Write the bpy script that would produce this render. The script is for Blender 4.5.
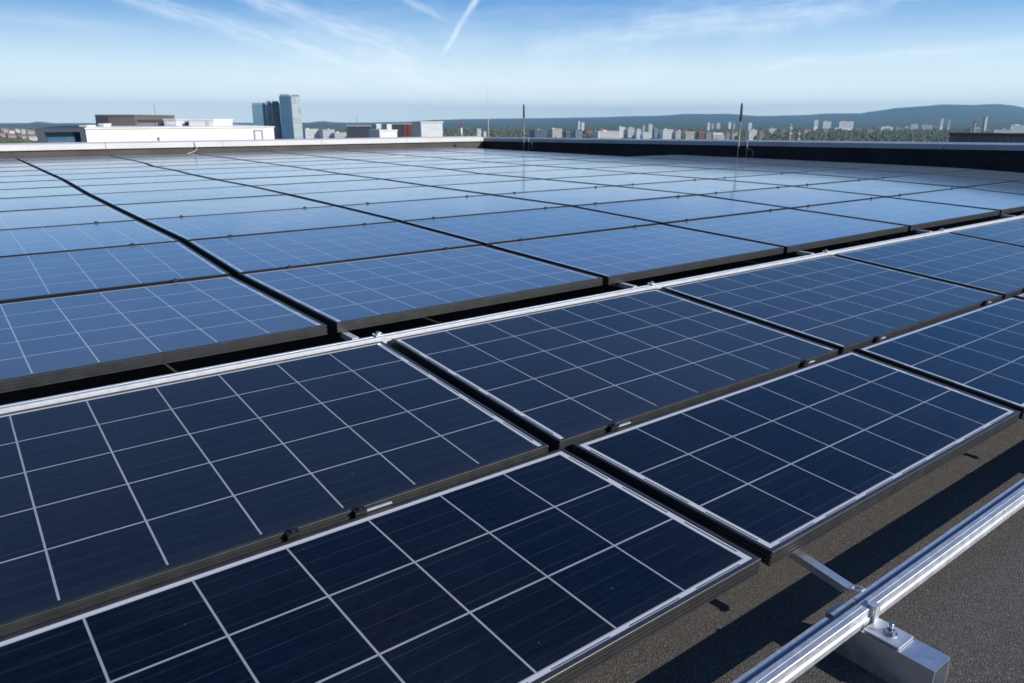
import bpy, bmesh, math, random
from mathutils import Vector, Matrix

scene = bpy.context.scene
for o in list(bpy.data.objects):
    bpy.data.objects.remove(o)
R = math.radians
rnd = random.Random(7)

# ------------------------------------------------------------------ camera
ZC = 46.3                      # the eye stands 46.3 m above the town
FPX = 740.1
PITCH, YAW = 0.29158583, 0.64658346
cam_data = bpy.data.cameras.new("camera")
cam = bpy.data.objects.new("camera", cam_data)
scene.collection.objects.link(cam)
cam.location = (0, 0, ZC)
cam.rotation_euler = (math.pi / 2 - PITCH, 0, -YAW)
cam_data.sensor_width = 36
cam_data.lens = FPX / 1024 * 36
cam_data.clip_start = 0.05
cam_data.clip_end = 60000
cam_data.dof.use_dof = True
cam_data.dof.focus_distance = 2.3
cam_data.dof.aperture_fstop = 7.0
scene.camera = cam
scene.render.resolution_x, scene.render.resolution_y = 1024, 683

# ------------------------------------------------------------------ sky, sun, exposure
SUN_EL = R(26.5)
SUN_H = Vector((0.47, -0.883, 0)).normalized()
TO_SUN = Vector((SUN_H.x * math.cos(SUN_EL), SUN_H.y * math.cos(SUN_EL), math.sin(SUN_EL)))
sun_data = bpy.data.lights.new("sun", "SUN")
sun_data.energy = 3.4
sun_data.angle = R(0.5)
sun_data.color = (1.0, 0.93, 0.83)
sun = bpy.data.objects.new("sun", sun_data)
sun.rotation_euler = TO_SUN.to_track_quat('Z', 'Y').to_euler()
scene.collection.objects.link(sun)

scene.view_settings.view_transform = 'Standard'
scene.view_settings.look = 'None'
scene.view_settings.gamma = 1.0
scene.view_settings.exposure = 0.5
scene.cycles.use_denoising = True
scene.cycles.max_bounces = 6
scene.cycles.volume_bounces = 0

world = bpy.data.worlds.new("World")
scene.world = world
world.use_nodes = True
wn, wl = world.node_tree.nodes, world.node_tree.links
wn.clear()
SKY_STRENGTH = 0.13


def cam_basis():
    cy, sy, cp, sp = math.cos(YAW), math.sin(YAW), math.cos(PITCH), math.sin(PITCH)
    fw = Vector((sy * cp, cy * cp, -sp))
    rt = Vector((cy, -sy, 0))
    return rt, rt.cross(fw), fw


RT, UP, FW = cam_basis()


def ray(px, py):
    return FW + RT * ((px - 512) / FPX) + UP * ((341.5 - py) / FPX)


def at(px, py, dist):
    """World point seen at (px, py) at horizontal forward distance dist (metres)."""
    d = ray(px, py)
    h = d.x * math.sin(YAW) + d.y * math.cos(YAW)
    return Vector((0, 0, ZC)) + d * (dist / h)


def azel(px, py):
    d = ray(px, py)
    return math.degrees(math.atan2(d.x, d.y)), math.degrees(math.atan2(d.z, math.hypot(d.x, d.y)))


class NT:
    """Tiny node-building helper."""
    def __init__(self, tree):
        self.n, self.l = tree.nodes, tree.links

    def new(self, t, **kw):
        nd = self.n.new(t)
        for k, v in kw.items():
            setattr(nd, k, v)
        return nd

    def put(self, sock, v):
        if isinstance(v, (int, float)):
            sock.default_value = v
        elif isinstance(v, (tuple, list)):
            sock.default_value = tuple(v) if len(sock.default_value) == len(v) else (*v, 1)
        else:
            self.l.new(v, sock)

    def m(self, op, a, b=0.0, c=0.0, clamp=False):
        nd = self.new('ShaderNodeMath', operation=op, use_clamp=clamp)
        for s, v in zip(nd.inputs, (a, b, c)):
            self.put(s, v)
        return nd.outputs[0]

    def mix(self, f, a, b, blend='MIX'):
        nd = self.new('ShaderNodeMix', data_type='RGBA', blend_type=blend)
        self.put(nd.inputs[0], f)
        self.put(nd.inputs[6], a)
        self.put(nd.inputs[7], b)
        return nd.outputs[2]

    def ramp(self, v, lo, hi, a=0.0, b=1.0, smooth=True):
        nd = self.new('ShaderNodeMapRange', interpolation_type='SMOOTHSTEP' if smooth else 'LINEAR')
        for s, x in zip(nd.inputs, (v, lo, hi, a, b)):
            self.put(s, x)
        return nd.outputs[0]

    def noise(self, vec, scale, detail=3, rough=0.55, dim='3D'):
        nd = self.new('ShaderNodeTexNoise', noise_dimensions=dim)
        if vec is not None:
            self.l.new(vec, nd.inputs['Vector'])
        nd.inputs['Scale'].default_value = scale
        nd.inputs['Detail'].default_value = detail
        nd.inputs['Roughness'].default_value = rough
        return nd.outputs[0]

    def xyz(self, vec):
        nd = self.new('ShaderNodeSeparateXYZ')
        self.l.new(vec, nd.inputs[0])
        return nd.outputs

    def comb(self, x, y, z=0.0):
        nd = self.new('ShaderNodeCombineXYZ')
        for s, v in zip(nd.inputs, (x, y, z)):
            self.put(s, v)
        return nd.outputs[0]


def build_sky():
    t = NT(world.node_tree)
    sky = t.new('ShaderNodeTexSky', sky_type='NISHITA', sun_disc=False)
    sky.sun_elevation = SUN_EL
    sky.sun_rotation = math.atan2(SUN_H.x, SUN_H.y)
    sky.altitude = 100
    sky.air_density = 1.0
    sky.dust_density = 0.15
    sky.ozone_density = 3.0
    co = t.new('ShaderNodeTexCoord').outputs['Generated']
    x, y, z = t.xyz(co)[0:3]
    az = t.m('MULTIPLY', t.m('ARCTAN2', x, y), 57.29578)
    el = t.m('MULTIPLY', t.m('ARCSINE', z), 57.29578)
    base = t.comb(az, el)
    total = None
    # high thin cirrus and one old contrail: (px, py) end points turned into azimuth / elevation
    streaks = [((90, -14), (470, 92), 0.75, 1.6, 0.40, 1.3), ((215, -18), (430, 62), 0.9, 1.7, 0.38, 1.1),
               ((485, -14), (441, 56), 0.40, 0.24, 0.62, 0.6), ((530, 50), (960, -12), 1.5, 1.0, 0.26, 1.2),
               ((760, 66), (1060, 40), 0.5, 0.6, 0.34, 1.2), ((640, 20), (860, 0), 1.6, 1.6, 0.22, 1.5), ((-60, 4), (150, 34), 0.6, 0.8, 0.16, 1.2),
               ((230, 78), (700, 82), 2.0, 2.0, 0.34, 2.0), ((280, 22), (930, 6), 4.5, 4.5, 0.10, 5.0), ((400, -5), (450, 22), 0.5, 0.3, 0.28, 0.7),
               ((1080, 10), (1500, -30), 1.0, 1.0, 0.4, 1.3), ((-500, -40), (-100, 30), 1.0, 1.4, 0.2, 1.3)]
    for k, (p0, p1, w0, w1, amp, fade) in enumerate(streaks):
        a0, e0 = azel(*p0)
        a1, e1 = azel(*p1)
        dx, dy = a1 - a0, e1 - e0
        L = math.hypot(dx, dy)
        ux, uy = dx / L, dy / L
        da, de = t.m('SUBTRACT', az, a0), t.m('SUBTRACT', el, e0)
        s = t.m('ADD', t.m('MULTIPLY', da, ux), t.m('MULTIPLY', de, uy))
        p = t.m('ADD', t.m('MULTIPLY', da, -uy), t.m('MULTIPLY', de, ux))
        vec = t.comb(t.m('MULTIPLY', s, 0.16), t.m('ADD', t.m('MULTIPLY', p, 1.1), 9.7 * k))
        nz = t.noise(vec, 1.6, 6, 0.6, '2D')
        wob = t.noise(t.comb(t.m('MULTIPLY', s, 0.35), 3.1 * k), 1.0, 3, 0.6, '2D')
        pp = t.m('ABSOLUTE', t.m('ADD', p, t.m('MULTIPLY', t.m('SUBTRACT', wob, 0.5), 1.2 * w0)))
        w = t.m('ADD', w0, t.m('MULTIPLY', s, (w1 - w0) / L))
        prof = t.ramp(t.m('DIVIDE', pp, w), 1.0, 0.0)
        ends = t.m('MULTIPLY', t.ramp(s, -fade, fade), t.ramp(s, L + fade, L - 2 * fade))
        mk = t.m('MULTIPLY', t.m('MULTIPLY', prof, ends), t.m('MULTIPLY', t.ramp(nz, 0.28, 0.72, 0.25, 1.0), amp))
        total = mk if total is None else t.m('ADD', total, mk)
    veil = t.noise(t.comb(t.m('MULTIPLY', az, 0.05), t.m('MULTIPLY', el, 0.16), 2.0), 1.3, 5, 0.6)
    total = t.m('ADD', total, t.ramp(veil, 0.45, 0.8, 0.0, 0.10))
    up = t.ramp(z, 0.0, 0.02)
    mask = t.m('MULTIPLY', t.m('MINIMUM', total, 0.85), up)
    across = t.ramp(az, -10.0, 55.0, 0.66, 1.22, smooth=False)
    tinted = t.mix(1.0, sky.outputs[0], t.comb(t.m('MULTIPLY', across, 0.225), t.m('MULTIPLY', across, 0.425), t.m('MULTIPLY', across, 0.67)), 'MULTIPLY')
    # a pale band of moist air low over the horizon, then the cirrus
    low = t.m('MULTIPLY', t.ramp(el, 9.0, -0.5, 0.0, 0.95), t.ramp(el, -3.0, -0.5))
    col = t.mix(low, tinted, (6.3, 7.1, 7.1))
    col = t.mix(mask, col, (5.9, 6.4, 6.9))
    bg = t.new('ShaderNodeBackground')
    t.l.new(col, bg.inputs[0])
    bg.inputs[1].default_value = SKY_STRENGTH
    out = t.new('ShaderNodeOutputWorld')
    t.l.new(bg.outputs[0], out.inputs[0])


build_sky()

# ------------------------------------------------------------------ object helpers
COL = scene.collection


def tag(o, label=None, cat=None, group=None, kind=None):
    if label: o['label'] = label
    if cat: o['category'] = cat
    if group: o['group'] = group
    if kind: o['kind'] = kind
    return o


def empty(name, loc, label, cat, group=None, rz=0.0):
    o = bpy.data.objects.new(name, None)
    o.empty_display_size = 0.1
    o.location = loc
    o.rotation_euler = (0, 0, rz)
    COL.objects.link(o)
    return tag(o, label, cat, group)


class MB:
    """Collects shapes, then links them as ONE mesh object."""
    def __init__(self):
        self.v, self.f, self.mi, self.uv = [], [], [], {}
        self.sm = []

    def add(self, verts, faces, smooth=False, mi=0):
        n = len(self.v)
        self.v += [tuple(p) for p in verts]
        for f in faces:
            self.f.append([n + i for i in f])
            self.sm.append(smooth)
            self.mi.append(mi)
        return n

    def box(self, x0, x1, y0, y1, z0, z1, mat=None, mi=0):
        vs = [Vector((x, y, z)) for z in (z0, z1) for y in (y0, y1) for x in (x0, x1)]
        if mat is not None:
            vs = [mat @ v for v in vs]
        self.add(vs, [(0, 2, 3, 1), (4, 5, 7, 6), (0, 1, 5, 4), (2, 6, 7, 3), (0, 4, 6, 2), (1, 3, 7, 5)], mi=mi)

    def prism(self, poly, axis_from, axis_to, mat=None):
        """poly: (y, z) outline swept along x from axis_from to axis_to."""
        n = len(poly)
        vs = [Vector((x, y, z)) for x in (axis_from, axis_to) for (y, z) in poly]
        if mat is not None:
            vs = [mat @ v for v in vs]
        fs = [(i, (i + 1) % n, n + (i + 1) % n, n + i) for i in range(n)]
        fs += [tuple(range(n - 1, -1, -1)), tuple(range(n, 2 * n))]
        self.add(vs, fs)

    def tube(self, pts, r, n=10, smooth=True, cap=True):
        pts = [Vector(p) for p in pts]
        rs = r if isinstance(r, (list, tuple)) else [r] * len(pts)
        rings = []
        for i, p in enumerate(pts):
            d = (pts[min(i + 1, len(pts) - 1)] - pts[max(i - 1, 0)]).normalized()
            a = d.orthogonal().normalized() if abs(d.z) < 0.99 else Vector((1, 0, 0))
            if i and rings:
                a = (prev - d * prev.dot(d)).normalized()
            prev = a
            b = d.cross(a)
            rings.append([p + (a * math.cos(2 * math.pi * k / n) + b * math.sin(2 * math.pi * k / n)) * rs[i] for k in range(n)])
        vs = [v for rg in rings for v in rg]
        fs = []
        for i in range(len(pts) - 1):
            for k in range(n):
                fs.append((i * n + k, i * n + (k + 1) % n, (i + 1) * n + (k + 1) % n, (i + 1) * n + k))
        base = self.add(vs, fs, smooth)
        if cap:
            self.f.append([base + k for k in range(n - 1, -1, -1)]); self.sm.append(False); self.mi.append(0)
            self.f.append([base + (len(pts) - 1) * n + k for k in range(n)]); self.sm.append(False); self.mi.append(0)

    def build(self, name, mat, parent=None, loc=None):
        me = bpy.data.meshes.new(name)
        me.from_pydata(self.v, [], self.f)
        mats = mat if isinstance(mat, (list, tuple)) else [mat]
        for m in mats:
            me.materials.append(m)
        me.polygons.foreach_set('use_smooth', self.sm)
        if len(mats) > 1:
            me.polygons.foreach_set('material_index', self.mi)
        me.update()
        o = bpy.data.objects.new(name, me)
        COL.objects.link(o)
        if parent: o.parent = parent
        if loc is not None: o.location = loc
        return o


# ------------------------------------------------------------------ materials
def principled(name):
    m = bpy.data.materials.new(name)
    m.use_nodes = True
    t = NT(m.node_tree)
    t.n.clear()
    b = t.new('ShaderNodeBsdfPrincipled')
    o = t.new('ShaderNodeOutputMaterial')
    t.l.new(b.outputs[0], o.inputs[0])
    return m, t, b


def simple(name, col, rough=0.6, metal=0.0, var=0.12, scale=3.0, spec=0.5, bump=0.0, coord='Object'):
    m, t, b = principled(name)
    co = t.new('ShaderNodeTexCoord').outputs[coord]
    nz = t.noise(co, scale, 5, 0.6)
    dark = tuple(c * (1 - var) for c in col)
    lite = tuple(min(1, c * (1 + var)) for c in col)
    t.put(b.inputs['Base Color'], t.mix(t.ramp(nz, 0.3, 0.7), dark, lite))
    b.inputs['Roughness'].default_value = rough
    b.inputs['Metallic'].default_value = metal
    b.inputs['Specular IOR Level'].default_value = spec
    if bump:
        bp = t.new('ShaderNodeBump')
        bp.inputs['Strength'].default_value = bump
        bp.inputs['Distance'].default_value = 0.002
        t.l.new(t.noise(co, scale * 30, 3), bp.inputs['Height'])
        t.l.new(bp.outputs[0], b.inputs['Normal'])
    return m


def cell_material(name, front_border, lc=0.34, lw=0.0115, gain=1.0, ior=1.36, rlo=0.12, rhi=0.22, sheen_lift=0.0, coat=0.0):
    """Polycrystalline cells behind glass: UVMap counts cells from the left / front edge,
    UVFar counts them from the right / back edge, UVSize holds metres."""
    m, t, b = principled(name)
    uv = t.new('ShaderNodeUVMap', uv_map='UVMap').outputs[0]
    uf = t.new('ShaderNodeUVMap', uv_map='UVFar').outputs[0]
    us = t.new('ShaderNodeUVMap', uv_map='UVSize').outputs[0]
    u, v = t.xyz(uv)[0:2]
    u2, v2 = t.xyz(uf)[0:2]
    mx, my = t.xyz(us)[0:2]

    def line(c, hw):
        return t.m('LESS_THAN', t.m('ABSOLUTE', t.m('SUBTRACT', c, t.m('ROUND', c))), hw)
    inside_v = t.m('GREATER_THAN', v, 0.0)
    gu = t.m('MULTIPLY', line(u, lw), inside_v)
    gv = line(v, lw * 1.12)
    if not front_border:
        gv = t.m('MULTIPLY', gv, t.m('GREATER_THAN', v, 0.3))
    grid = t.m('MAXIMUM', gu, gv)
    # white margin round the cells with a thin dark groove in its middle, bridged at each grid line
    mnu = t.m('MINIMUM', u, u2)
    side = t.m('LESS_THAN', mnu, 0.0)
    groove = t.m('MULTIPLY', t.m('LESS_THAN', t.m('ABSOLUTE', t.m('ADD', mnu, 0.050)), 0.012),
                 t.m('GREATER_THAN', t.m('ABSOLUTE', t.m('SUBTRACT', v, t.m('ROUND', v))), 0.13))
    back = t.m('LESS_THAN', v2, 0.0)
    white = t.m('MAXIMUM', side, back)
    if front_border:
        fr = t.m('LESS_THAN', v, 0.0)
        white = t.m('MAXIMUM', white, fr)
        g2 = t.m('MULTIPLY', t.m('LESS_THAN', t.m('ABSOLUTE', t.m('ADD', v, 0.034)), 0.007),
                 t.m('GREATER_THAN', t.m('ABSOLUTE', t.m('SUBTRACT', u, t.m('ROUND', u))), 0.13))
        groove = t.m('MAXIMUM', t.m('MULTIPLY', groove, t.m('GREATER_THAN', v, 0.1)), t.m('MULTIPLY', g2, t.m('GREATER_THAN', mnu, 0.1)))
    white = t.m('MULTIPLY', white, t.m('SUBTRACT', 1.0, t.m('MULTIPLY', groove, 0.92)))
    # cells: each its own shade, crystal grain, fine fingers and faint ribbons along the long side
    wn_ = t.new('ShaderNodeTexWhiteNoise', noise_dimensions='4D')
    t.l.new(t.comb(t.m('FLOOR', u), t.m('FLOOR', v)), wn_.inputs['Vector'])
    oi = t.new('ShaderNodeObjectInfo')
    t.l.new(t.m('MULTIPLY', oi.outputs['Random'], 91.0), wn_.inputs['W'])
    cellv = wn_.outputs[0]
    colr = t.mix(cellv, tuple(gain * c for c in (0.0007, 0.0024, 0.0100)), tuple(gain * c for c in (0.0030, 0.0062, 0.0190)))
    warm = t.m('MULTIPLY', t.m('GREATER_THAN', cellv, 0.86), 0.55)
    colr = t.mix(warm, colr, (0.0055, 0.0036, 0.0090))
    seed = t.m('MULTIPLY', oi.outputs['Random'], 40.0)
    grain = t.noise(t.comb(t.m('MULTIPLY', mx, 9.0), t.m('MULTIPLY', my, 46.0), seed), 1.0, 4, 0.65)
    colr = t.mix(t.ramp(grain, 0.35, 0.7), colr, t.mix(0.5, colr, tuple(gain * c for c in (0.0030, 0.0075, 0.023))))
    fl = t.new('ShaderNodeTexVoronoi', feature='F1')
    t.l.new(t.comb(t.m('MULTIPLY', mx, 1.0), t.m('MULTIPLY', my, 1.6), seed), fl.inputs['Vector'])
    fl.inputs['Scale'].default_value = 52.0
    colr = t.mix(t.m('MULTIPLY', t.xyz(fl.outputs['Color'])[0], 0.42), colr, t.mix(0.5, colr, (0.006, 0.016, 0.046)))
    fing = t.noise(t.comb(t.m('MULTIPLY', mx, 2.2), t.m('MULTIPLY', my, 260.0), seed), 1.0, 2, 0.5)
    colr = t.mix(t.ramp(fing, 0.48, 0.75, 0.0, 0.60), colr, (0.008, 0.014, 0.032))
    fr4 = t.m('FRACT', t.m('MULTIPLY', v, 4.0))
    rib = t.m('LESS_THAN', t.m('ABSOLUTE', t.m('SUBTRACT', fr4, 0.5)), 0.028)
    ribn = t.noise(t.comb(t.m('MULTIPLY', mx, 4.0), t.m('MULTIPLY', v, 4.0), seed), 1.0, 3, 0.6)
    colr = t.mix(t.m('MULTIPLY', rib, t.ramp(ribn, 0.30, 0.70, 0.10, 0.60)), colr, (0.028, 0.042, 0.075))
    # white backsheet in the grid and margin
    gl = t.noise(t.comb(mx, my, seed), 14.0, 3)
    linecol = t.mix(t.ramp(gl, 0.3, 0.7), (lc * 0.85, lc * 0.93, lc * 1.02), (lc, lc * 1.05, lc * 1.12))
    colr = t.mix(grid, colr, linecol)
    colr = t.mix(white, colr, (0.56, 0.58, 0.62))
    # dust: a thin uneven film, denser along the low edge, and scattered specks
    dust = t.noise(t.comb(mx, my, seed), 2.3, 6, 0.65)
    low = t.ramp(my, 0.08, 0.0, 0.0, 0.02)
    film = t.m('ADD', t.ramp(dust, 0.42, 0.8, 0.001, 0.010), low)
    vor = t.new('ShaderNodeTexVoronoi', feature='F1')
    t.l.new(t.comb(mx, my, seed), vor.inputs['Vector'])
    vor.inputs['Scale'].default_value = 16.0
    pick = t.m('GREATER_THAN', t.xyz(vor.outputs['Color'])[0], 0.62)
    speck = t.m('MULTIPLY', pick, t.ramp(vor.outputs['Distance'], 0.055, 0.02, 0.0, 0.22))
    colr = t.mix(t.m('ADD', film, speck), colr, (0.36, 0.37, 0.38))
    t.put(b.inputs['Base Color'], colr)
    t.put(b.inputs['Roughness'], t.ramp(dust, 0.3, 0.8, rlo, rhi))
    b.inputs['IOR'].default_value = ior
    b.inputs['Coat Weight'].default_value = coat
    b.inputs['Coat Roughness'].default_value = 0.10
    b.inputs['Sheen Weight'].default_value = sheen_lift            # bluish dust-like sheen, added to lift the glass where sky reflection falls short
    b.inputs['Sheen Roughness'].default_value = 0.5
    b.inputs['Sheen Tint'].default_value = (0.62, 0.82, 1.0, 1)
    bp = t.new('ShaderNodeBump')
    bp.inputs['Strength'].default_value = 0.035
    bp.inputs['Distance'].default_value = 0.02
    t.l.new(t.noise(t.comb(mx, my, seed), 3.0, 3), bp.inputs['Height'])
    t.l.new(bp.outputs[0], b.inputs['Normal'])
    return m


def metal_mat(name, col, rough, streak=0.25, metal=1.0):
    m, t, b = principled(name)
    co = t.new('ShaderNodeTexCoord').outputs['Object']
    x, y, z = t.xyz(co)[0:3]
    st = t.noise(t.comb(t.m('MULTIPLY', x, 3.0), t.m('MULTIPLY', y, 60.0), t.m('MULTIPLY', z, 60.0)), 1.0, 4, 0.6)
    sp = t.noise(co, 35.0, 4, 0.6)
    f = t.m('ADD', t.m('MULTIPLY', t.m('SUBTRACT', st, 0.5), streak), t.m('MULTIPLY', t.m('SUBTRACT', sp, 0.5), streak * 1.3))
    t.put(b.inputs['Base Color'], t.mix(t.m('ADD', 0.5, f, clamp=True), tuple(c * 0.72 for c in col), tuple(min(1, c * 1.2) for c in col)))
    b.inputs['Metallic'].default_value = metal
    t.put(b.inputs['Roughness'], t.ramp(sp, 0.2, 0.8, rough * 0.8, rough * 1.25))
    return m


def roof_material():
    """Mineral-surfaced bitumen: dark felt with a dense scatter of grit."""
    m, t, b = principled('bitumen_felt')
    co = t.new('ShaderNodeTexCoord').outputs['Object']
    vor = t.new('ShaderNodeTexVoronoi', feature='F1')
    t.l.new(co, vor.inputs['Vector'])
    vor.inputs['Scale'].default_value = 330.0
    grit = t.xyz(vor.outputs['Color'])[0]
    big = t.noise(co, 1.3, 6, 0.6)
    mid = t.noise(co, 26.0, 5, 0.7)
    c = t.mix(grit, (0.044, 0.0405, 0.039), (0.165, 0.150, 0.138))
    c = t.mix(t.m('GREATER_THAN', grit, 0.95), c, (0.24, 0.22, 0.20))
    c = t.mix(t.ramp(mid, 0.35, 0.7, 0.0, 0.4), c, (0.054, 0.050, 0.047))
    c = t.mix(t.ramp(big, 0.4, 0.75, 0.0, 0.35), c, (0.12, 0.108, 0.096))
    t.put(b.inputs['Base Color'], c)
    b.inputs['Roughness'].default_value = 0.92
    bp = t.new('ShaderNodeBump')
    bp.inputs['Strength'].default_value = 0.7
    bp.inputs['Distance'].default_value = 0.003
    t.l.new(t.m('SUBTRACT', 1.0, vor.outputs['Distance']), bp.inputs['Height'])
    t.l.new(bp.outputs[0], b.inputs['Normal'])
    return m


def facade(name, wall, glass, sx, sz, wfrac=0.7, hfrac=0.55, rough=0.6, grough=0.08):
    """Wall with a regular run of windows, from object coordinates (metres)."""
    m, t, b = principled(name)
    geo = t.new('ShaderNodeTexCoord').outputs['Object']
    x, y, z = t.xyz(geo)[0:3]
    h = t.m('ADD', x, y)
    fx = t.m('FRACT', t.m('DIVIDE', h, sx))
    fz = t.m('FRACT', t.m('DIVIDE', z, sz))
    win = t.m('MULTIPLY', t.m('LESS_THAN', fx, wfrac), t.m('LESS_THAN', fz, hfrac))
    nrm = t.xyz(t.new('ShaderNodeNewGeometry').outputs['Normal'])[2]
    win = t.m('MULTIPLY', win, t.m('LESS_THAN', t.m('ABSOLUTE', nrm), 0.5))
    wnz = t.new('ShaderNodeTexWhiteNoise', noise_dimensions='2D')
    t.l.new(t.comb(t.m('FLOOR', t.m('DIVIDE', h, sx)), t.m('FLOOR', t.m('DIVIDE', z, sz))), wnz.inputs['Vector'])
    gcol = t.mix(wnz.outputs[0], tuple(c * 0.86 for c in glass), tuple(min(1, c * 1.14) for c in glass))
    wcol = t.mix(t.noise(geo, 0.4, 4), tuple(c * 0.9 for c in wall), wall)
    t.put(b.inputs['Base Color'], t.mix(win, wcol, gcol))
    t.put(b.inputs['Roughness'], t.m('SUBTRACT', rough, t.m('MULTIPLY', win, rough - grough)))
    return m


def leaf_mat(name, a, bcol, scale):
    m, t, b = principled(name)
    co = t.new('ShaderNodeTexCoord').outputs['Object']
    n1 = t.noise(co, scale, 4, 0.7)
    n2 = t.noise(co, scale * 0.12, 3, 0.6)
    c = t.mix(t.ramp(n1, 0.3, 0.7), a, bcol)
    c = t.mix(t.ramp(n2, 0.45, 0.7, 0.0, 0.6), c, (0.085, 0.085, 0.03))
    t.put(b.inputs['Base Color'], c)
    b.inputs['Roughness'].default_value = 0.85
    b.inputs['Specular IOR Level'].default_value = 0.15
    return m


M = {}
M['cells'] = cell_material('solar_cells_flush_front', False, sheen_lift=0.06)
M['cells_far'] = cell_material('solar_cells_field', False, 0.44, 0.0125, 5.0, 1.65, 0.13, 0.19, 0.16, 0.6)  # brighter cell colour here stands in for sky reflected by the far rows
M['cells_b'] = cell_material('solar_cells_white_margin', True, 0.34, 0.0115, 0.6, 1.34, sheen_lift=0.008)
M['frame_far'] = simple('black_frame_seam_shade', (0.012, 0.0125, 0.0135), 0.32, 0.0, 0.2, 14.0, 0.6)  # darker frame copy, seam shade put into the colour of the far rows
M['frame'] = simple('black_anodised_frame', (0.0300, 0.0305, 0.0320), 0.42, 0.0, 0.25, 14.0, 0.6)
M['galv'] = metal_mat('galvanised_steel', (0.66, 0.68, 0.70), 0.5, 0.35, 0.75)
M['steel'] = metal_mat('foot_steel', (0.60, 0.63, 0.66), 0.4, 0.35, 0.85)
M['alu'] = metal_mat('mill_aluminium', (0.74, 0.76, 0.78), 0.55, 0.2, 0.6)
M['zinc'] = metal_mat('zinc_bolt', (0.55, 0.56, 0.58), 0.3, 0.3)
M['black'] = simple('black_plastic', (0.012, 0.012, 0.013), 0.5, 0.0, 0.2, 30)
M['roof'] = roof_material()
M['taupe'] = simple('taupe_render', (0.100, 0.093, 0.084), 0.85, 0, 0.16, 1.2, 0.2)
M['coping'] = simple('white_metal_coping', (0.66, 0.66, 0.65), 0.5, 0.0, 0.06, 1.0)
M['coping_dull'] = simple('dull_zinc_coping', (0.34, 0.37, 0.41), 0.45, 0.2, 0.12, 1.5)
M['dark_matte'] = simple('shade_dark_upstand', (0.028, 0.028, 0.031), 0.8, 0, 0.25, 2.0, 0.2)  # right parapet's shade put into its base colour; rod bases share it
M['cable'] = simple('white_cable', (0.55, 0.54, 0.5), 0.6, 0, 0.1, 8)

# ------------------------------------------------------------------ the roof we stand on
ZR = ZC - 1.3
mb = MB()
mb.add([(-40, -30, 0), (16.1, -30, 0), (13.5, 19.2, 0), (-40, 19.2, 0)], [(0, 1, 2, 3)])
mb.build('roof_deck', M['roof'], loc=(0, 0, ZR))['kind'] = 'structure'
roof_body_mat = simple('own_building_wall', (0.35, 0.34, 0.32), 0.8)
mb = MB()
mb.add([(x, y, z) for z in (0, ZR - 0.01) for (x, y) in ((-40, -30), (16.1, -30), (13.5, 19.195), (-40, 19.195))],
       [(3, 2, 1, 0), (4, 5, 6, 7), (0, 1, 5, 4), (1, 2, 6, 5), (2, 3, 7, 6), (3, 0, 4, 7)])
o = mb.build('building_block', roof_body_mat)
tag(o, 'tall building whose flat roof carries the whole solar field', 'building')

# ------------------------------------------------------------------ parapets
def zc(v):
    return ZC + v


PL = empty('parapet_wall', (-12, 18.8, ZR), 'taupe parapet wall with bright white coping along the far left roof edge', 'parapet wall')
mb = MB()
mb.box(0, 25.10, 0.0, 0.35, 0.0, 1.3 - 0.625)
mb.build('wall', M['taupe'], PL)
mb = MB()
x = 0.0
while x < 25.1:                                            # coping in 2.5 m lengths with open joints
    x1 = min(x + 2.49, 25.08)
    mb.box(x, x1, -0.05, 0.42, 1.3 - 0.622, 1.3 - 0.505)
    mb.prism([(-0.05, 1.3 - 0.505), (0.42, 1.3 - 0.505), (0.42, 1.3 - 0.49), (0.18, 1.3 - 0.478)], x, x1)
    x += 2.5
mb.build('coping', M['coping'], PL)

PRX = lambda y: 13.85 - 0.047 * (y - 4.7)
PR = empty('parapet_wall', (PRX(-6), -6, ZR), 'parapet wall painted shade-dark, with grey metal coping along the right roof edge', 'parapet wall', rz=math.atan(0.047))
def ztop(y):
    return 1.3 - 0.374 - 0.0105 * (y - 4.75) * (1 if y < 19.2 else 1)
mb = MB()
y0, y1 = 0.0, 25.15
za, zb = ztop(-6) - 0.105, ztop(18.78) - 0.105
mb.add([(0, y0, 0), (0.3, y0, 0), (0.3, y1, 0), (0, y1, 0), (0, y0, za), (0.3, y0, za), (0.3, y1, zb), (0, y1, zb)],
       [(0, 3, 2, 1), (4, 5, 6, 7), (0, 4, 7, 3), (1, 2, 6, 5), (0, 1, 5, 4), (3, 7, 6, 2)])
mb.build('wall', M['dark_matte'], PR)
mb = MB()
y = 0.0
while y < 25.1:
    ya, yb = y, min(y + 2.99, 25.15)
    a0, a1 = ztop(ya - 6) - 0.102, ztop(yb - 6) - 0.102
    mb.add([(-0.04, ya, a0), (0.36, ya, a0), (0.36, yb, a1), (-0.04, yb, a1),
            (-0.04, ya, a0 + 0.085), (0.36, ya, a0 + 0.11), (0.36, yb, a1 + 0.11), (-0.04, yb, a1 + 0.085)],
           [(0, 3, 2, 1), (4, 5, 6, 7), (0, 4, 7, 3), (1, 2, 6, 5), (0, 1, 5, 4), (3, 7, 6, 2)])
    y += 3.0
mb.build('coping', M['coping_dull'], PR)

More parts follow.
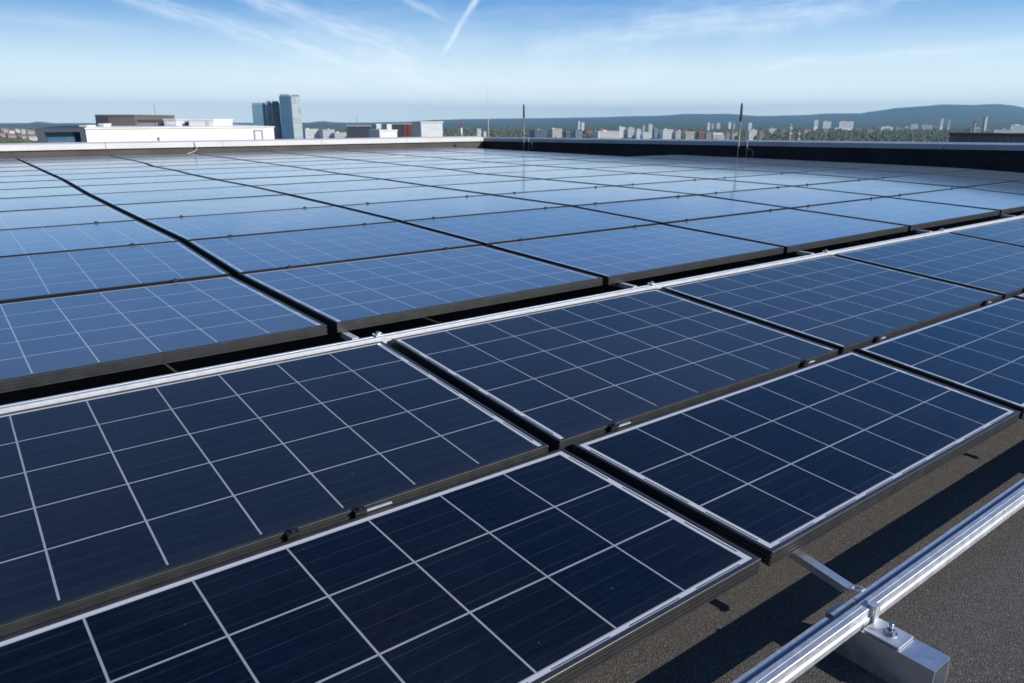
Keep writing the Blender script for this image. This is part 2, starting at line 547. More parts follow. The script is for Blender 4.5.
# lightning rods clipped to the inside of the right parapet
pole_mat = simple('weathered_steel', (0.30, 0.29, 0.28), 0.5, 0.5, 0.2, 4)
dark_pole = simple('dark_rod_tip', (0.10, 0.10, 0.105), 0.5, 0.3, 0.2, 4)
def lightning_rod(x, y, h_top, label, lean=0.0):
    t = empty('lightning_rod', (x, y, ZR), label, 'lightning rod', 'lightning rods on the right parapet')
    mb = MB(); mb.tube([(0, 0, 0.02), (lean * 0.6, 0, h_top - 0.36)], 0.013, 10); mb.build('pole', pole_mat, t)
    mb = MB(); mb.tube([(lean * 0.6, 0, h_top - 0.36), (lean * 0.65, 0, h_top - 0.33), (lean, 0.006, h_top - 0.05), (lean, 0.01, h_top)], [0.018, 0.030, 0.027, 0.010], 10)
    mb.build('tip', dark_pole, t)
    mb = MB()
    mb.tube([(0.0, -0.22, 0.02), (0, -0.22, 0.84), (0, -0.16, 0.88), (0, 0.0, 0.88)], 0.007, 8)
    mb.tube([(0.0, -0.22, 0.66), (0, -0.26, 0.71), (0, -0.33, 0.71), (0, -0.37, 0.66), (0, -0.37, 0.50)], 0.008, 8)
    mb.build('bracket', pole_mat, t)
    mb = MB(); mb.tube([(0, 0, 0), (0, 0, 0.05)], 0.07, 12); mb.build('base', M['dark_matte'], t)
    return t
lightning_rod(13.14, 16.86, 1.3 + 0.405, 'thin lightning rod nearer the roof corner, with dark upper tip')
lightning_rod(13.47, 9.96, 1.3 + 0.324, 'thin lightning rod midway along the right parapet, taller in view', 0.02)

# white cable and cleat hanging on the left parapet
mb = MB()
c0 = Vector((4.85, 18.74, zc(-0.50)))
mb.tube([c0, c0 + Vector((0.02, -0.02, -0.10)), c0 + Vector((0.05, -0.02, -0.16)), c0 + Vector((-0.03, -0.02, -0.22)),
         c0 + Vector((-0.20, -0.02, -0.27)), c0 + Vector((-0.36, -0.02, -0.33)), c0 + Vector((-0.42, -0.03, -0.42))], 0.009, 8)
tag(mb.build('cable', M['cable']), 'white cable hanging in a crooked line down the taupe parapet', 'cable')
t = empty('roof_vent', (4.15, 19.02, zc(-0.478)), 'small grey vent stub standing on the white coping', 'vent')
mb = MB(); mb.tube([(0, 0, -0.02), (0, 0, 0.06)], 0.025, 12); mb.build('pipe', pole_mat, t)
mb = MB(); mb.tube([(0, 0, 0.055), (0, 0, 0.065), (0, 0, 0.085)], [0.04, 0.04, 0.012], 12); mb.build('cap', pole_mat, t)

# ------------------------------------------------------------------ solar panels
BACK = [(2.9555, -0.860), (4.1097, -0.813), (5.2526, -0.7742), (6.4806, -0.7616), (7.804, -0.762), (9.0834, -0.7595), (10.2914, -0.7605),
        (11.4573, -0.7597), (12.6156, -0.7565), (13.7943, -0.7535), (14.96, -0.752), (16.12, -0.751), (17.28, -0.75), (18.40, -0.75)]
BX0, P = -0.554, 1.75
GX = {0: {1: 1.252, 2: 2.903, 3: 4.646, 4: 6.43, 5: 8.267}, 1: {1: 1.196, 2: 2.872, 3: 4.639, 4: 6.439, 5: 8.255, 6: 10.16},
      2: {1: 1.215, 2: 2.852, 3: 4.66, 4: 6.47, 5: 8.244, 6: 10.08}, 3: {1: 1.199, 2: 2.869, 3: 4.618, 4: 6.434, 5: 8.215, 6: 10.16},
      4: {1: 1.207, 2: 2.91, 3: 4.645, 4: 6.409, 5: 8.232, 6: 9.99}, 5: {1: 1.212, 2: 2.925, 3: 4.69, 4: 6.32, 5: 8.27}, 6: {1: 1.245, 2: 2.896, 3: 4.666},
      7: {1: 1.275, 2: 2.888}, 8: {1: 1.272, 2: 2.92}, 9: {1: 1.268, 2: 2.87}}


def back_x(row, g):
    d = GX.get(row, {})
    if g in d: return d[g]
    if row > 9 and g == 1: return 1.268
    return BX0 + P * g + (0.03 if g >= 1 else 0)


MID = [(1.6487, -0.9956), (2.7800, -0.9125)]
MX = {0: {0: -0.45, 1: 1.421, 2: 3.12, 3: 4.905}, 1: {0: -0.45, 1: 1.414, 2: 3.137, 3: 4.936, 4: 6.715}}
FRONT = [(0.9202, -1.0582), (1.6455, -1.007)]
FX = {0: {0: -0.17, 1: 1.504, 2: 3.127}, 1: {0: -0.20, 1: 1.46, 2: 3.195, 3: 4.975}}


def tab_x(tb, row, g, x0):
    return tb[row].get(g, x0 + P * g)


def make_panel(corners, ncol, nrow, label, group, front_border=False, gapx=0.0235, gapf=0.010, gapb=0.010, mat='cells', fmat='frame'):
    """corners: front-left, front-right, back-right, back-left of the panel's bay (world)."""
    A, B, C, D = corners
    U = ((B - A).normalized() + (C - D).normalized()).normalized()
    V = ((D - A).normalized() + (C - B).normalized()).normalized()
    A = A + U * gapx + V * gapf; B = B - U * gapx + V * gapf
    C = C - U * gapx - V * gapb; D = D + U * gapx - V * gapb
    N = (B - A).cross(D - A).normalized()
    w, d = ((B - A).length + (C - D).length) / 2, ((D - A).length + (C - B).length) / 2
    org = A.copy()

    def pt(a, b, h):
        s, q = a / w, b / d
        return (A * (1 - s) * (1 - q) + B * s * (1 - q) + C * s * q + D * (1 - s) * q) + N * h - org
    root = empty('solar_panel', org, label, 'solar panel', group)
    # grooved black frame, mitred at the corners
    prof = [(0.0115, 0.0), (0.001, 0.0), (0.0, -0.001), (0.0, -0.0090), (0.0042, -0.0094), (0.0042, -0.0134), (0.0, -0.0138),
            (0.0, -0.0208), (0.0042, -0.0212), (0.0042, -0.0252), (0.0, -0.0256), (0.0, -0.0326), (0.0042, -0.0330), (0.0042, -0.0370),
            (0.0, -0.0374), (0.0, -0.0445), (0.028, -0.0445), (0.028, -0.0425), (0.0055, -0.0425), (0.0055, -0.007), (0.0115, -0.007)]
    mb = MB()
    n = len(prof)
    vs = []
    for k in range(4):
        for (i, h) in prof:
            a, b = [(i, i), (w - i, i), (w - i, d - i), (i, d - i)][k]
            vs.append(pt(a, b, h))
    fs = []
    for k in range(4):
        for j in range(n):
            j2, k2 = (j + 1) % n, (k + 1) % 4
            fs.append((k * n + j, k * n + j2, k2 * n + j2, k2 * n + j))
    mb.add(vs, fs)
    mb.build('frame', M[fmat], root)
    # the cells under glass
    e = 0.0105
    ml = 0.0325 if front_border else 0.031
    mf_ = 0.0265 if front_border else 0.028
    mbk = 0.021 if not front_border else 0.024
    cw = (w - 2 * ml) / ncol
    ch = (d - mf_ - mbk) / nrow
    q = [(e, e), (w - e, e), (w - e, d - e), (e, d - e)]
    me = bpy.data.meshes.new('glass_face')
    # a thin laminate: the glass on top, the backsheet below
    G = 8
    gr = [(e + (w - 2 * e) * i / G, e + (d - 2 * e) * k / G) for k in range(G + 1) for i in range(G + 1)]
    top = [pt(a, b, -0.0028) for a, b in gr]
    bot = [pt(a, b, -0.0068) for a, b in q]
    ng = len(gr)
    fcs = [(k * (G + 1) + i, k * (G + 1) + i + 1, (k + 1) * (G + 1) + i + 1, (k + 1) * (G + 1) + i) for k in range(G) for i in range(G)]
    me.from_pydata([tuple(p) for p in top + bot], [], fcs + [(ng + 3, ng + 2, ng + 1, ng)])
    gr = gr + q
    me.materials.append(M['cells_b'] if front_border else M[mat])
    me.materials.append(M['backsheet'])
    me.polygons[len(fcs)].material_index = 1
    for nm, fn in (('UVMap', lambda a, b: ((a - ml) / cw, (b - mf_) / ch)),
                   ('UVFar', lambda a, b: ((w - ml - a) / cw, (d - mbk - b) / ch)),
                   ('UVSize', lambda a, b: (a, b))):
        lay = me.uv_layers.new(name=nm)
        for li, lp in enumerate(me.loops):
            lay.data[li].uv = fn(*gr[lp.vertex_index])
    o = bpy.data.objects.new('glass_face', me)
    COL.objects.link(o)
    o.parent = root
    return root


M['backsheet'] = simple('white_backsheet', (0.6, 0.6, 0.6), 0.6)
ORD = ['first', 'second', 'third', 'fourth', 'fifth', 'sixth', 'seventh', 'eighth', 'ninth', 'tenth', 'eleventh', 'twelfth', 'thirteenth', 'fourteenth']


def visible(ps, lo=-420, hi=1440):
    xs = []
    for p in ps:
        v = p - Vector((0, 0, ZC))
        dz = v.dot(FW)
        if dz < 0.15: return True
        xs.append(512 + FPX * v.dot(RT) / dz)
    return max(xs) > lo and min(xs) < hi


jit = random.Random(3)
for j in range(13):
    for g in range(-1, 8):
        (ya, z0), (yb, z1) = BACK[j], BACK[j + 1]
        dz = (0.003, 0.002, 0.001)[j] if j < 3 else 0.0003
        cs = [Vector((back_x(j, g), ya, zc(z0 + dz))), Vector((back_x(j, g + 1), ya, zc(z0 + dz))),
              Vector((back_x(j + 1, g + 1), yb, zc(z1 - dz))), Vector((back_x(j + 1, g), yb, zc(z1 - dz)))]
        if not visible(cs) or (g == 7 and j > 6): continue
        tilt = jit.uniform(-0.0008, 0.0008)
        for c in cs: c.z += tilt + jit.uniform(-0.0016, 0.0016)
        shade = 'dark blue' if j == 0 else ('mid blue' if j < 3 else ('sky-reflecting blue' if j < 7 else 'pale sky-reflecting'))
        colword = 'leftmost column' if g <= 0 else f'{ORD[g]} column from left'
        if g < 0: colword = 'outermost left column'
        make_panel(cs, 8, 5, f'{shade} solar panel in the {ORD[j]} row behind the rail, {colword}', 'solar panels in the large field behind the rail', gapf=0.009 if j < 2 else 0.006, gapb=0.009 if j < 2 else 0.006, mat='cells_far', fmat='frame' if j == 0 else 'frame_far')
for g in range(0, 6):
    cs = [Vector((tab_x(MX, 0, g, -0.34), MID[0][0], zc(MID[0][1]))), Vector((tab_x(MX, 0, g + 1, -0.34), MID[0][0], zc(MID[0][1]))),
          Vector((tab_x(MX, 1, g + 1, -0.34), MID[1][0], zc(MID[1][1]))), Vector((tab_x(MX, 1, g, -0.34), MID[1][0], zc(MID[1][1])))]
    if not visible(cs): continue
    make_panel(cs, 8 if g == 0 else 7, 5, f'dark navy solar panel just in front of the long rail, {ORD[g]} from the left', 'solar panels between the rail and the front row', gapf=0.008, gapb=0.006)
for g in range(0, 4):
    cs = [Vector((tab_x(FX, 0, g, -0.28), FRONT[0][0], zc(FRONT[0][1]))), Vector((tab_x(FX, 0, g + 1, -0.28), FRONT[0][0], zc(FRONT[0][1]))),
          Vector((tab_x(FX, 1, g + 1, -0.28), FRONT[1][0], zc(FRONT[1][1]))), Vector((tab_x(FX, 1, g, -0.28), FRONT[1][0], zc(FRONT[1][1])))]
    if not visible(cs): continue
    make_panel(cs, 7, 3, f'near-black solar panel three cells deep in the front row, {ORD[g]} from the left', 'solar panels in the front row', True, gapf=0.0, gapb=0.009)

# ------------------------------------------------------------------ clamps holding neighbouring panels
def clamp(p, slope, label, group, strip=0.0, s=1.0):
    t = empty('panel_clamp', p, label, 'clamp', group)
    mb = MB()
    mt = Matrix.Rotation(slope, 4, 'X')
    mb.box(-0.022 * s, 0.022 * s, -0.016 * s, 0.016 * s, 0.0005, 0.0055, mt)
    mb.box(-0.020 * s, 0.020 * s, -0.006, 0.006, -0.045, 0.001, mt)
    mb.build('clamp_plate', M['black'], t)
    mb = MB(); mb.tube([mt @ Vector((0, 0, 0.005)), mt @ Vector((0, 0, 0.012))], 0.0075, 6, False); mb.build('bolt', M['black'], t)
    if strip:
        mb = MB(); mb.box(0.020, 0.020 + strip, -0.005, 0.002, -0.006, -0.0025, mt); mb.build('metal_insert', M['alu'], t)
    return t


side = lambda q: 'left' if q < 0 else 'right'
for (x, st) in [(0.551, 0.0), (0.735, 0.075), (1.675, 0.06), (2.816, 0.05), (3.423, 0.05), (4.62, 0.05), (5.2, 0.0)]:
    g = min([1, 2, 3], key=lambda k: abs(MX[0][k] - x))
    nm = {0.551: 'black clamp between front panels, leftmost on that seam', 0.735: 'black clamp with long silver insert, second from left on the front seam',
          1.675: 'black clamp on the front seam just right of its first panel gap', 2.816: 'black clamp on the front seam just left of its second panel gap',
          3.423: 'black clamp on the front seam just right of its second panel gap', 4.62: 'black clamp on the front seam just left of its third panel gap',
          5.2: 'black clamp on the front seam just right of its third panel gap'}[x]
    clamp(Vector((x, 1.6475, zc(-0.9990))), math.atan(0.07), nm, 'clamps on the front seam', st, 0.75)
for j in (1, 2, 3):
    for g in range(1, 7):
        xg = back_x(j, g)
        for sgn in (-1, 1):
            x = xg + sgn * 0.31
            p = Vector((x, BACK[j][0], zc(BACK[j][1])))
            clamp(p, math.atan(0.036), f'small black clamp on the seam behind field row {ORD[j-1]}, {side(sgn)} of column gap {ORD[g-1]}', 'clamps in the large field', 0.0, 0.65)

# ------------------------------------------------------------------ long rail behind the middle row
def rail_profile(w=0.040, h=0.042):
    return [(0, 0), (w, 0), (w, h), (w * 0.66, h), (w * 0.63, h - 0.0035), (w * 0.58, h - 0.0035), (w * 0.55, h), (0.001, h), (0, h - 0.001), (0, 0.026), (0.002, 0.025), (0.002, 0.021), (0, 0.020)]


t = empty('mounting_rail', (-3.0, 2.790, zc(-0.9445)), 'long bright aluminium rail running between the middle row and the field', 'rail')
mb = MB(); mb.prism(rail_profile(), 0, 13.0); mb.build('profile', M['alu'], t)
for k, xg in enumerate([1.43, 3.16, 4.955, 6.735, 8.48]):
    b = empty('rail_bracket', (xg, 2.83, zc(-0.9445)), f'small bolted bracket on the long rail at panel gap {ORD[k]} from the left', 'bracket', 'brackets on the long rail')
    mb = MB()
    mb.box(-0.13, 0.05, 0.0025, 0.045, 0.010, 0.016)
    mb.box(-0.13, -0.10, 0.040, 0.16, 0.012, 0.036)
    mb.box(-0.05, -0.01, 0.003, 0.007, 0.016, 0.052)
    mb.box(-0.05, -0.01, -0.030, 0.006, 0.0445, 0.049)
    mb.build('angle_plate', M['alu'], b)
    mb = MB(); mb.tube([(-0.03, -0.008, 0.049), (-0.03, -0.008, 0.060)], 0.010, 6, False)
    mb.tube([(0.015, 0.026, 0.016), (0.015, 0.026, 0.034)], 0.009, 6, False); mb.build('bolt', M['zinc'], b)
    mb = MB(); mb.box(-0.03, 0.03, -0.034, -0.002, -0.3555, -0.002); mb.build('post', M['galv'], b)

# ------------------------------------------------------------------ free rail, its foot, strut and bracket in the near corner
RZ = ZR + 0.0965
prof = [(0.0, 0.0), (0.062, 0.0), (0.062, 0.028), (0.060, 0.030), (0.0475, 0.030), (0.046, 0.022), (0.0355, 0.022), (0.034, 0.039), (0.0325, 0.0405),
        (0.0205, 0.0405), (0.0200, 0.0396), (0.0190, 0.0396), (0.0185, 0.0405), (0.0062, 0.0405), (0.0048, 0.0392), (0.0048, 0.0170), (0.0040, 0.0162), (0.0008, 0.0160), (0.0, 0.0152)]
for (xa, xb, lb) in ((-0.4, 1.6735, 'bright galvanised free rail piece left of the bracket, near corner'), (1.6775, 6.2, 'bright galvanised free rail piece right of the bracket, near corner')):
    t = empty('mounting_rail', (xa, 0.713, RZ), lb, 'rail', 'rails lying free before the front row')
    mb = MB(); mb.prism(prof, 0, xb - xa); mb.build('profile', M['galv'], t)
    mb = MB()
    for bx in (1.56, 3.05):
        if xa < bx < xb:
            mb.tube([(bx - xa, 0.054, 0.0295), (bx - xa, 0.054, 0.0325)], 0.008, 12)
    if mb.v: mb.build('hole_disc', M['black'], t)  # black disc standing in for the dark of a bolt hole


def foot(x, label, lb2, lb3):
    f = empty('support_block', (x, 0.536, ZR), label, 'support block', 'support blocks under the free rail')
    mb = MB()
    W, H, Ln, th = 0.080, 0.095, 0.268, 0.0045
    # hollow rectangular steel section, open at both ends
    out_ = [(0, 0), (W, 0), (W, H), (0, H)]
    in_ = [(th, th), (W - th, th), (W - th, H - th), (th, H - th)]
    vs = [(a, y, b) for y in (0, Ln) for ring in (out_, in_) for (a, b) in ring]
    fs = []
    for k in range(4):
        k2 = (k + 1) % 4
        fs += [(k, k2, 4 + k2, 4 + k), (8 + k2, 8 + k, 12 + k, 12 + k2), (k2, k, 8 + k, 8 + k2), (4 + k, 4 + k2, 12 + k2, 12 + k)]
    mb.add(vs, fs)
    mb.build('section', M['steel'], f)
    # L bracket clamping the rail down on the foot
    b = empty('rail_bracket', (x + 0.052, 0.62, ZR + H + 0.002), lb2, 'bracket', 'brackets on the free rail')
    mb = MB()
    mb.box(-0.048, 0.024, 0.0, 0.086, 0.0, 0.005)
    mb.box(-0.004, 0.018, 0.084, 0.088, 0.005, 0.044)
    mb.box(-0.004, 0.018, 0.084, 0.108, 0.0442, 0.0475)
    mb.build('angle_plate', M['galv'], b)
    mb = MB()
    mb.tube([(-0.012, 0.040, 0.005), (-0.012, 0.040, 0.0075)], 0.017, 16, False)
    mb.tube([(-0.012, 0.040, 0.0075), (-0.012, 0.040, 0.016)], 0.0115, 6, False)
    mb.tube([(-0.012, 0.040, 0.016), (-0.012, 0.040, 0.034)], 0.006, 10)
    mb.build('bolt', M['zinc'], b)
    # strut from the front frame down to the rail, with an eye at its end
    s = empty('strut', (x + 0.066, 0.955, zc(-1.108)), lb3, 'strut', 'struts between front row and free rail')
    mb = MB()
    A, B = Vector((0, 0.10, 0.004)), Vector((0, -0.170, -0.037))
    dirv = (B - A).normalized()
    up = Vector((1, 0, 0)).cross(dirv)
    up = up if up.z > 0 else -up
    Ls = (B - A).length
    mat = Matrix.Translation(A) @ Matrix((Vector((1, 0, 0)), dirv, up)).transposed().to_4x4()
    mb.box(-0.0145, 0.0145, 0, Ls, -0.003, 0.0, mat)
    mb.box(-0.0145, -0.012, 0, Ls, -0.021, -0.0032, mat)
    mb.build('angle_bar', M['steel'], s)
    mb = MB()                                              # eye plate: rounded plate with a square hole
    outer = [(-0.0145, 0), (0.0145, 0), (0.0145, 0.024), (0.009, 0.036), (-0.009, 0.036), (-0.0145, 0.024)]
    inner = [(-0.008, 0.009), (0.008, 0.009), (0.008, 0.020), (0.005, 0.027), (-0.005, 0.027), (-0.008, 0.020)]
    tilt = mat @ Matrix.Translation((0, Ls + 0.001, 0.0)) @ Matrix.Rotation(R(24), 4, 'X')
    vs = [tilt @ Vector((a, b2, h)) for h in (0.0, -0.004) for ring in (outer, inner) for (a, b2) in ring]
    fs = []
    for k in range(6):
        k2 = (k + 1) % 6
        fs += [(k, k2, 6 + k2, 6 + k), (12 + k2, 12 + k, 18 + k, 18 + k2), (k2, k, 12 + k, 12 + k2), (6 + k, 6 + k2, 18 + k2, 18 + k)]
    mb.add(vs, fs)
    mb.build('eye_plate', M['galv'], s)


foot(1.610, 'hollow galvanised steel block lying on the felt under the free rail', 'bolted angle bracket clamping the free rail onto the steel block', 'flat galvanised strut with an eye, from front panel to free rail')
foot(3.20, 'second hollow steel block under the free rail, beyond the right edge', 'second bolted bracket on the free rail, beyond the right edge', 'second galvanised strut, beyond the right edge')

# ------------------------------------------------------------------ the town and the land behind
g_mat = leaf_mat('town_ground', (0.06, 0.075, 0.03), (0.105, 0.11, 0.055), 0.02)
mb = MB()
S = 11100
mb.add([(-S, -S, 0), (S, -S, 0), (S, S, 0), (-S, S, 0)], [(0, 1, 2, 3)])
mb.build('ground', g_mat)['kind'] = 'structure'

CREST = [(-700, 118), (-520, 121), (-300, 119.5), (-150, 122.5), (0, 123.9), (27, 123.4), (38, 121.4), (46, 122.2), (56, 125.2), (80, 126), (150, 125.5), (230, 126), (296, 125.5), (310, 122.5),
         (321, 120.9), (334, 122.2), (352, 123.0), (404, 121.8), (438, 119.9), (470, 119.0), (540, 118.2), (590, 117.4), (640, 116.0), (690, 114.6), (723, 113.7), (761, 116.0),
         (799, 115.2), (830, 113.4), (858, 113.3), (876, 110.8), (894, 108.3), (920, 106.4), (947, 104.6), (975, 105.0), (994, 103.9), (1008, 105.0), (1024, 107.8), (1080, 110), (1160, 108), (1300, 112), (1500, 116), (1700, 118)]


def crest(px):
    for (a, ya), (b, yb) in zip(CREST, CREST[1:]):
        if a <= px <= b:
            q = (px - a) / (b - a)
            q = q * q * (3 - 2 * q)
            return ya + (yb - ya) * q
    return 120


from mathutils import noise as mnoise
def hills(name, d0, dc, d1, lift, seed, mat):
    mb = MB()
    cols = list(range(-700, 1701, 8))
    prof_ = [(0, 0.0), (0.25, 0.16), (0.45, 0.36), (0.62, 0.58), (0.78, 0.8), (0.9, 0.94), (1.0, 1.0), (1.25, 0.9), (1.7, 0.0)]
    for i, px in enumerate(cols):
        top = at(px, crest(px) + lift, dc)
        n0 = mnoise.noise(Vector((px * 0.013, seed, 0)))
        for (q, hgt) in prof_:
            dist = d0 + (dc - d0) * q if q <= 1 else dc + (d1 - dc) * (q - 1) / 0.7
            p = at(px, 119.4, dist)
            z = max(top.z, 1) * hgt
            if q not in (1.0,):
                z += max(top.z, 1) * 0.16 * mnoise.noise(Vector((px * 0.03, q * 3.0, seed))) * (1 if 0 < q < 1.6 else 0)
                if q > 1: z = min(z, top.z * 0.92)
            else:
                z += 1.6 * mnoise.noise(Vector((px * 0.21, 7.0, seed)))
            mb.v.append((p.x, p.y, max(z, -2)))
    n = len(prof_)
    for i in range(len(cols) - 1):
        for j in range(n - 1):
            a = i * n + j
            mb.f.append((a, a + n, a + n + 1, a + 1)); mb.sm.append(True); mb.mi.append(0)
    o = mb.build(name, mat)
    o['kind'] = 'structure'


hill_mat = leaf_mat('wooded_hillside', (0.020, 0.034, 0.016), (0.040, 0.058, 0.024), 0.008)
hills('hills', 5200, 9000, 10600, 0.0, 1.3, hill_mat)
def foothills():
    mb = MB()
    cols = list(range(-700, 1701, 7))
    for i, px in enumerate(cols):
        y = 124.6 - 1.3 * mnoise.noise(Vector((px * 0.011, 3.7, 0))) - 0.5 * mnoise.noise(Vector((px * 0.06, 9.1, 0)))
        if px > 820: y -= min(2.2, (px - 820) * 0.014)
        top = at(px, y, 4900)
        for q, dist in ((0.0, 4250), (0.55, 4550), (0.9, 4780), (1.0, 4900), (0.6, 5050), (0.0, 5200)):
            p = at(px, 119.4, dist)
            mb.v.append((p.x, p.y, max(top.z, 2) * q - (1.0 if q == 0 else 0)))
    for i in range(len(cols) - 1):
        for j in range(5):
            a = i * 6 + j
            mb.f.append((a, a + 6, a + 7, a + 1)); mb.sm.append(True); mb.mi.append(0)
    mb.build('foothills', leaf_mat('foothill_wood', (0.030, 0.046, 0.020), (0.075, 0.088, 0.036), 0.012))['kind'] = 'structure'
foothills()

# far wood that reads as one mass: many small crowns
def wood(name, count, dlo, dhi, pxlo, pxhi, seed, mat, skip=()):
    r = random.Random(seed)
    bm = bmesh.new()
    bmesh.ops.create_icosphere(bm, subdivisions=1, radius=1.0)
    bv = [v.co.copy() for v in bm.verts]
    bf = [[v.index for v in f.verts] for f in bm.faces]
    bm.free()
    verts, faces = [], []
    k = 0
    tries = 0
    while k < count and tries < count * 12:
        tries += 1
        dist = 1.0 / (1.0 / dlo + r.random() * (1.0 / dhi - 1.0 / dlo))
        px = r.uniform(pxlo, pxhi)
        p = at(px, 119.4, dist)
        if mnoise.noise(Vector((p.x / 210, p.y / 210, seed))) + 0.5 * mnoise.noise(Vector((p.x / 60, p.y / 60, seed + 5))) < -0.40: continue
        if any(a <= px <= b and c <= dist <= d for a, b, c, d in skip): continue
        if 545 < px < 705 and dist < 1950 and r.random() < 0.75: continue
        rad = r.uniform(3.2, 7.0)
        hh = r.uniform(0.65, 1.05) * rad
        n0 = len(verts)
        for v in bv:
            s = 1 + r.uniform(-0.22, 0.22)
            verts.append((p.x + v.x * rad * s, p.y + v.y * rad * s, hh * 0.85 + v.z * hh * s))
        faces += [[n0 + i for i in f] for f in bf]
        k += 1
    me = bpy.data.meshes.new(name)
    me.from_pydata(verts, [], faces)
    me.materials.append(mat)
    o = bpy.data.objects.new(name, me)
    COL.objects.link(o)
    return o


# ---- buildings
def wallmat(name, col, **k):
    if name not in M:
        M[name] = simple(name, col, 0.75, 0, 0.08, 0.3, 0.3)
    return M[name]


W_ = dict(white=(0.80, 0.80, 0.78), cream=(0.55, 0.50, 0.42), pink=(0.50, 0.36, 0.29), grey=(0.32, 0.33, 0.35), lightgrey=(0.60, 0.62, 0.64), dark=(0.055, 0.065, 0.085),
          brick=(0.24, 0.10, 0.07), red=(0.30, 0.05, 0.04), redroof=(0.30, 0.11, 0.065), bluegrey=(0.20, 0.28, 0.37), tan=(0.34, 0.28, 0.22), darkred=(0.10, 0.028, 0.025), slate=(0.10, 0.11, 0.13), green=(0.12, 0.2, 0.12))
for k_, c_ in W_.items():
    wallmat('wall_' + k_, c_)
M['pane'] = simple('window_glass', (0.04, 0.06, 0.08), 0.12, 0, 0.3, 0.2)
M['glass_teal'] = facade('teal_curtain_wall', (0.15, 0.27, 0.35), (0.13, 0.27, 0.37), 1.6, 3.2, 0.9, 0.86, 0.25, 0.06)
M['glass_navy'] = facade('navy_curtain_wall', (0.07, 0.14, 0.21), (0.05, 0.125, 0.22), 1.6, 3.2, 0.9, 0.86, 0.25, 0.06)
M['glass_sunlit'] = facade('curtain_wall_painted_sun', (0.62, 0.68, 0.68), (0.50, 0.60, 0.62), 1.6, 3.2, 0.85, 0.7, 0.3, 0.1)  # tower's right side: sunlight painted in as a paler glass colour


def place(px0, px1, ytop, h=None, dist=None):
    """Where a building of height h (or at distance dist) shows its top at row ytop."""
    drop = (ytop - 119.4) / FPX
    if dist is None:
        dist = (ZC - h) / max(drop, 1e-4)
    a, b = at(px0, ytop, dist), at(px1, ytop, dist)
    c = (a + b) / 2
    wid = (Vector((b.x - a.x, b.y - a.y, 0))).length
    return c, wid, max(c.z, 2.5), dist


SKIP = []


def building(name, label, cat, px0, px1, ytop, wall, h=None, dist=None, depth=None, rot=0.0, roof='flat', roofc='slate', windows=True, group=None, parts=()):
    c, wid, z, dist = place(px0, px1, ytop, h, dist)
    depth = depth or max(8.0, min(wid * 0.6, 40))
    w = max(wid * 0.35, (wid - depth * abs(math.sin(rot))) / math.cos(rot))
    f = Vector((math.sin(YAW), math.cos(YAW), 0))
    ctr = Vector((c.x, c.y, 0)) + f * (depth / 2)
    az = math.atan2(c.x, c.y)
    ctr = Vector((c.x, c.y, 0)) + Vector((math.sin(az), math.cos(az), 0)) * (depth / 2)
    root = empty(name, ctr, label, cat, group, rz=-az + rot)
    if dist < 3000: SKIP.append((px0 - 0.5, px1 + 0.5, dist * 0.80, dist + depth + 6))
    hz = z if roof == 'flat' else z - min(0.32 * depth, 0.45 * z)
    mb = MB(); mb.box(-w / 2, w / 2, -depth / 2, depth / 2, -0.5, hz); mb.build('wall', M['wall_' + wall], root)
    mb = MB()
    if roof == 'flat':
        e = min(0.35, w * 0.03)
        mb.box(-w / 2 - e, w / 2 + e, -depth / 2 - e, depth / 2 + e, hz + 0.003, hz + 0.35)
        if w > 9 and roofc != 'darkred':
            q = rnd.uniform(-0.25, 0.25) * w
            mb.box(q - w * 0.08, q + w * 0.08, -depth * 0.1, depth * 0.3, hz + 0.36, hz + 0.36 + min(2.0, 0.12 * z + 0.5))
        mb.build('roof', M['wall_' + (roofc if roofc != 'slate' else 'grey')], root)
    else:
        e = 0.4
        mb.prism([(-depth / 2 - e, hz + 0.003), (depth / 2 + e, hz + 0.003), (0, z)], -w / 2 - e, w / 2 + e)
        mb.build('roof', M['wall_' + roofc], root)
    if windows:
        n = max(1, int(hz / 3.2))
        for s in range(min(n, 9)):
            zz = hz - 1.1 - 3.2 * s
            if zz < 1: break
            mb = MB()
            mb.box(-w / 2 + w * 0.05, w / 2 - w * 0.05, -depth / 2 - 0.05, -depth / 2 - 0.002, zz - 1.1, zz)
            mb.build('window_band', M['pane'], root)
    return root, w, depth, hz


# the long white building close by on the left, with its dark glazed end
F = Vector((math.sin(YAW), math.cos(YAW), 0))
def frontage(p0, p1):
    """Local frame of a facade from p0 (left) to p1 (right): x along it, y into the building."""
    d = Vector((p1.x - p0.x, p1.y - p0.y, 0))
    return math.atan2(d.y, d.x), d.length


pA, pB = at(35, 128.2, 56.8), at(273.5, 126.2, 72.0)
rz, Lw = frontage(pA, pB)
ztop_h = pA.z
WH = empty('office_hall', (pA.x, pA.y, 0), 'long white flat-roofed building with dark glazed end beyond the left parapet', 'building', rz=rz)
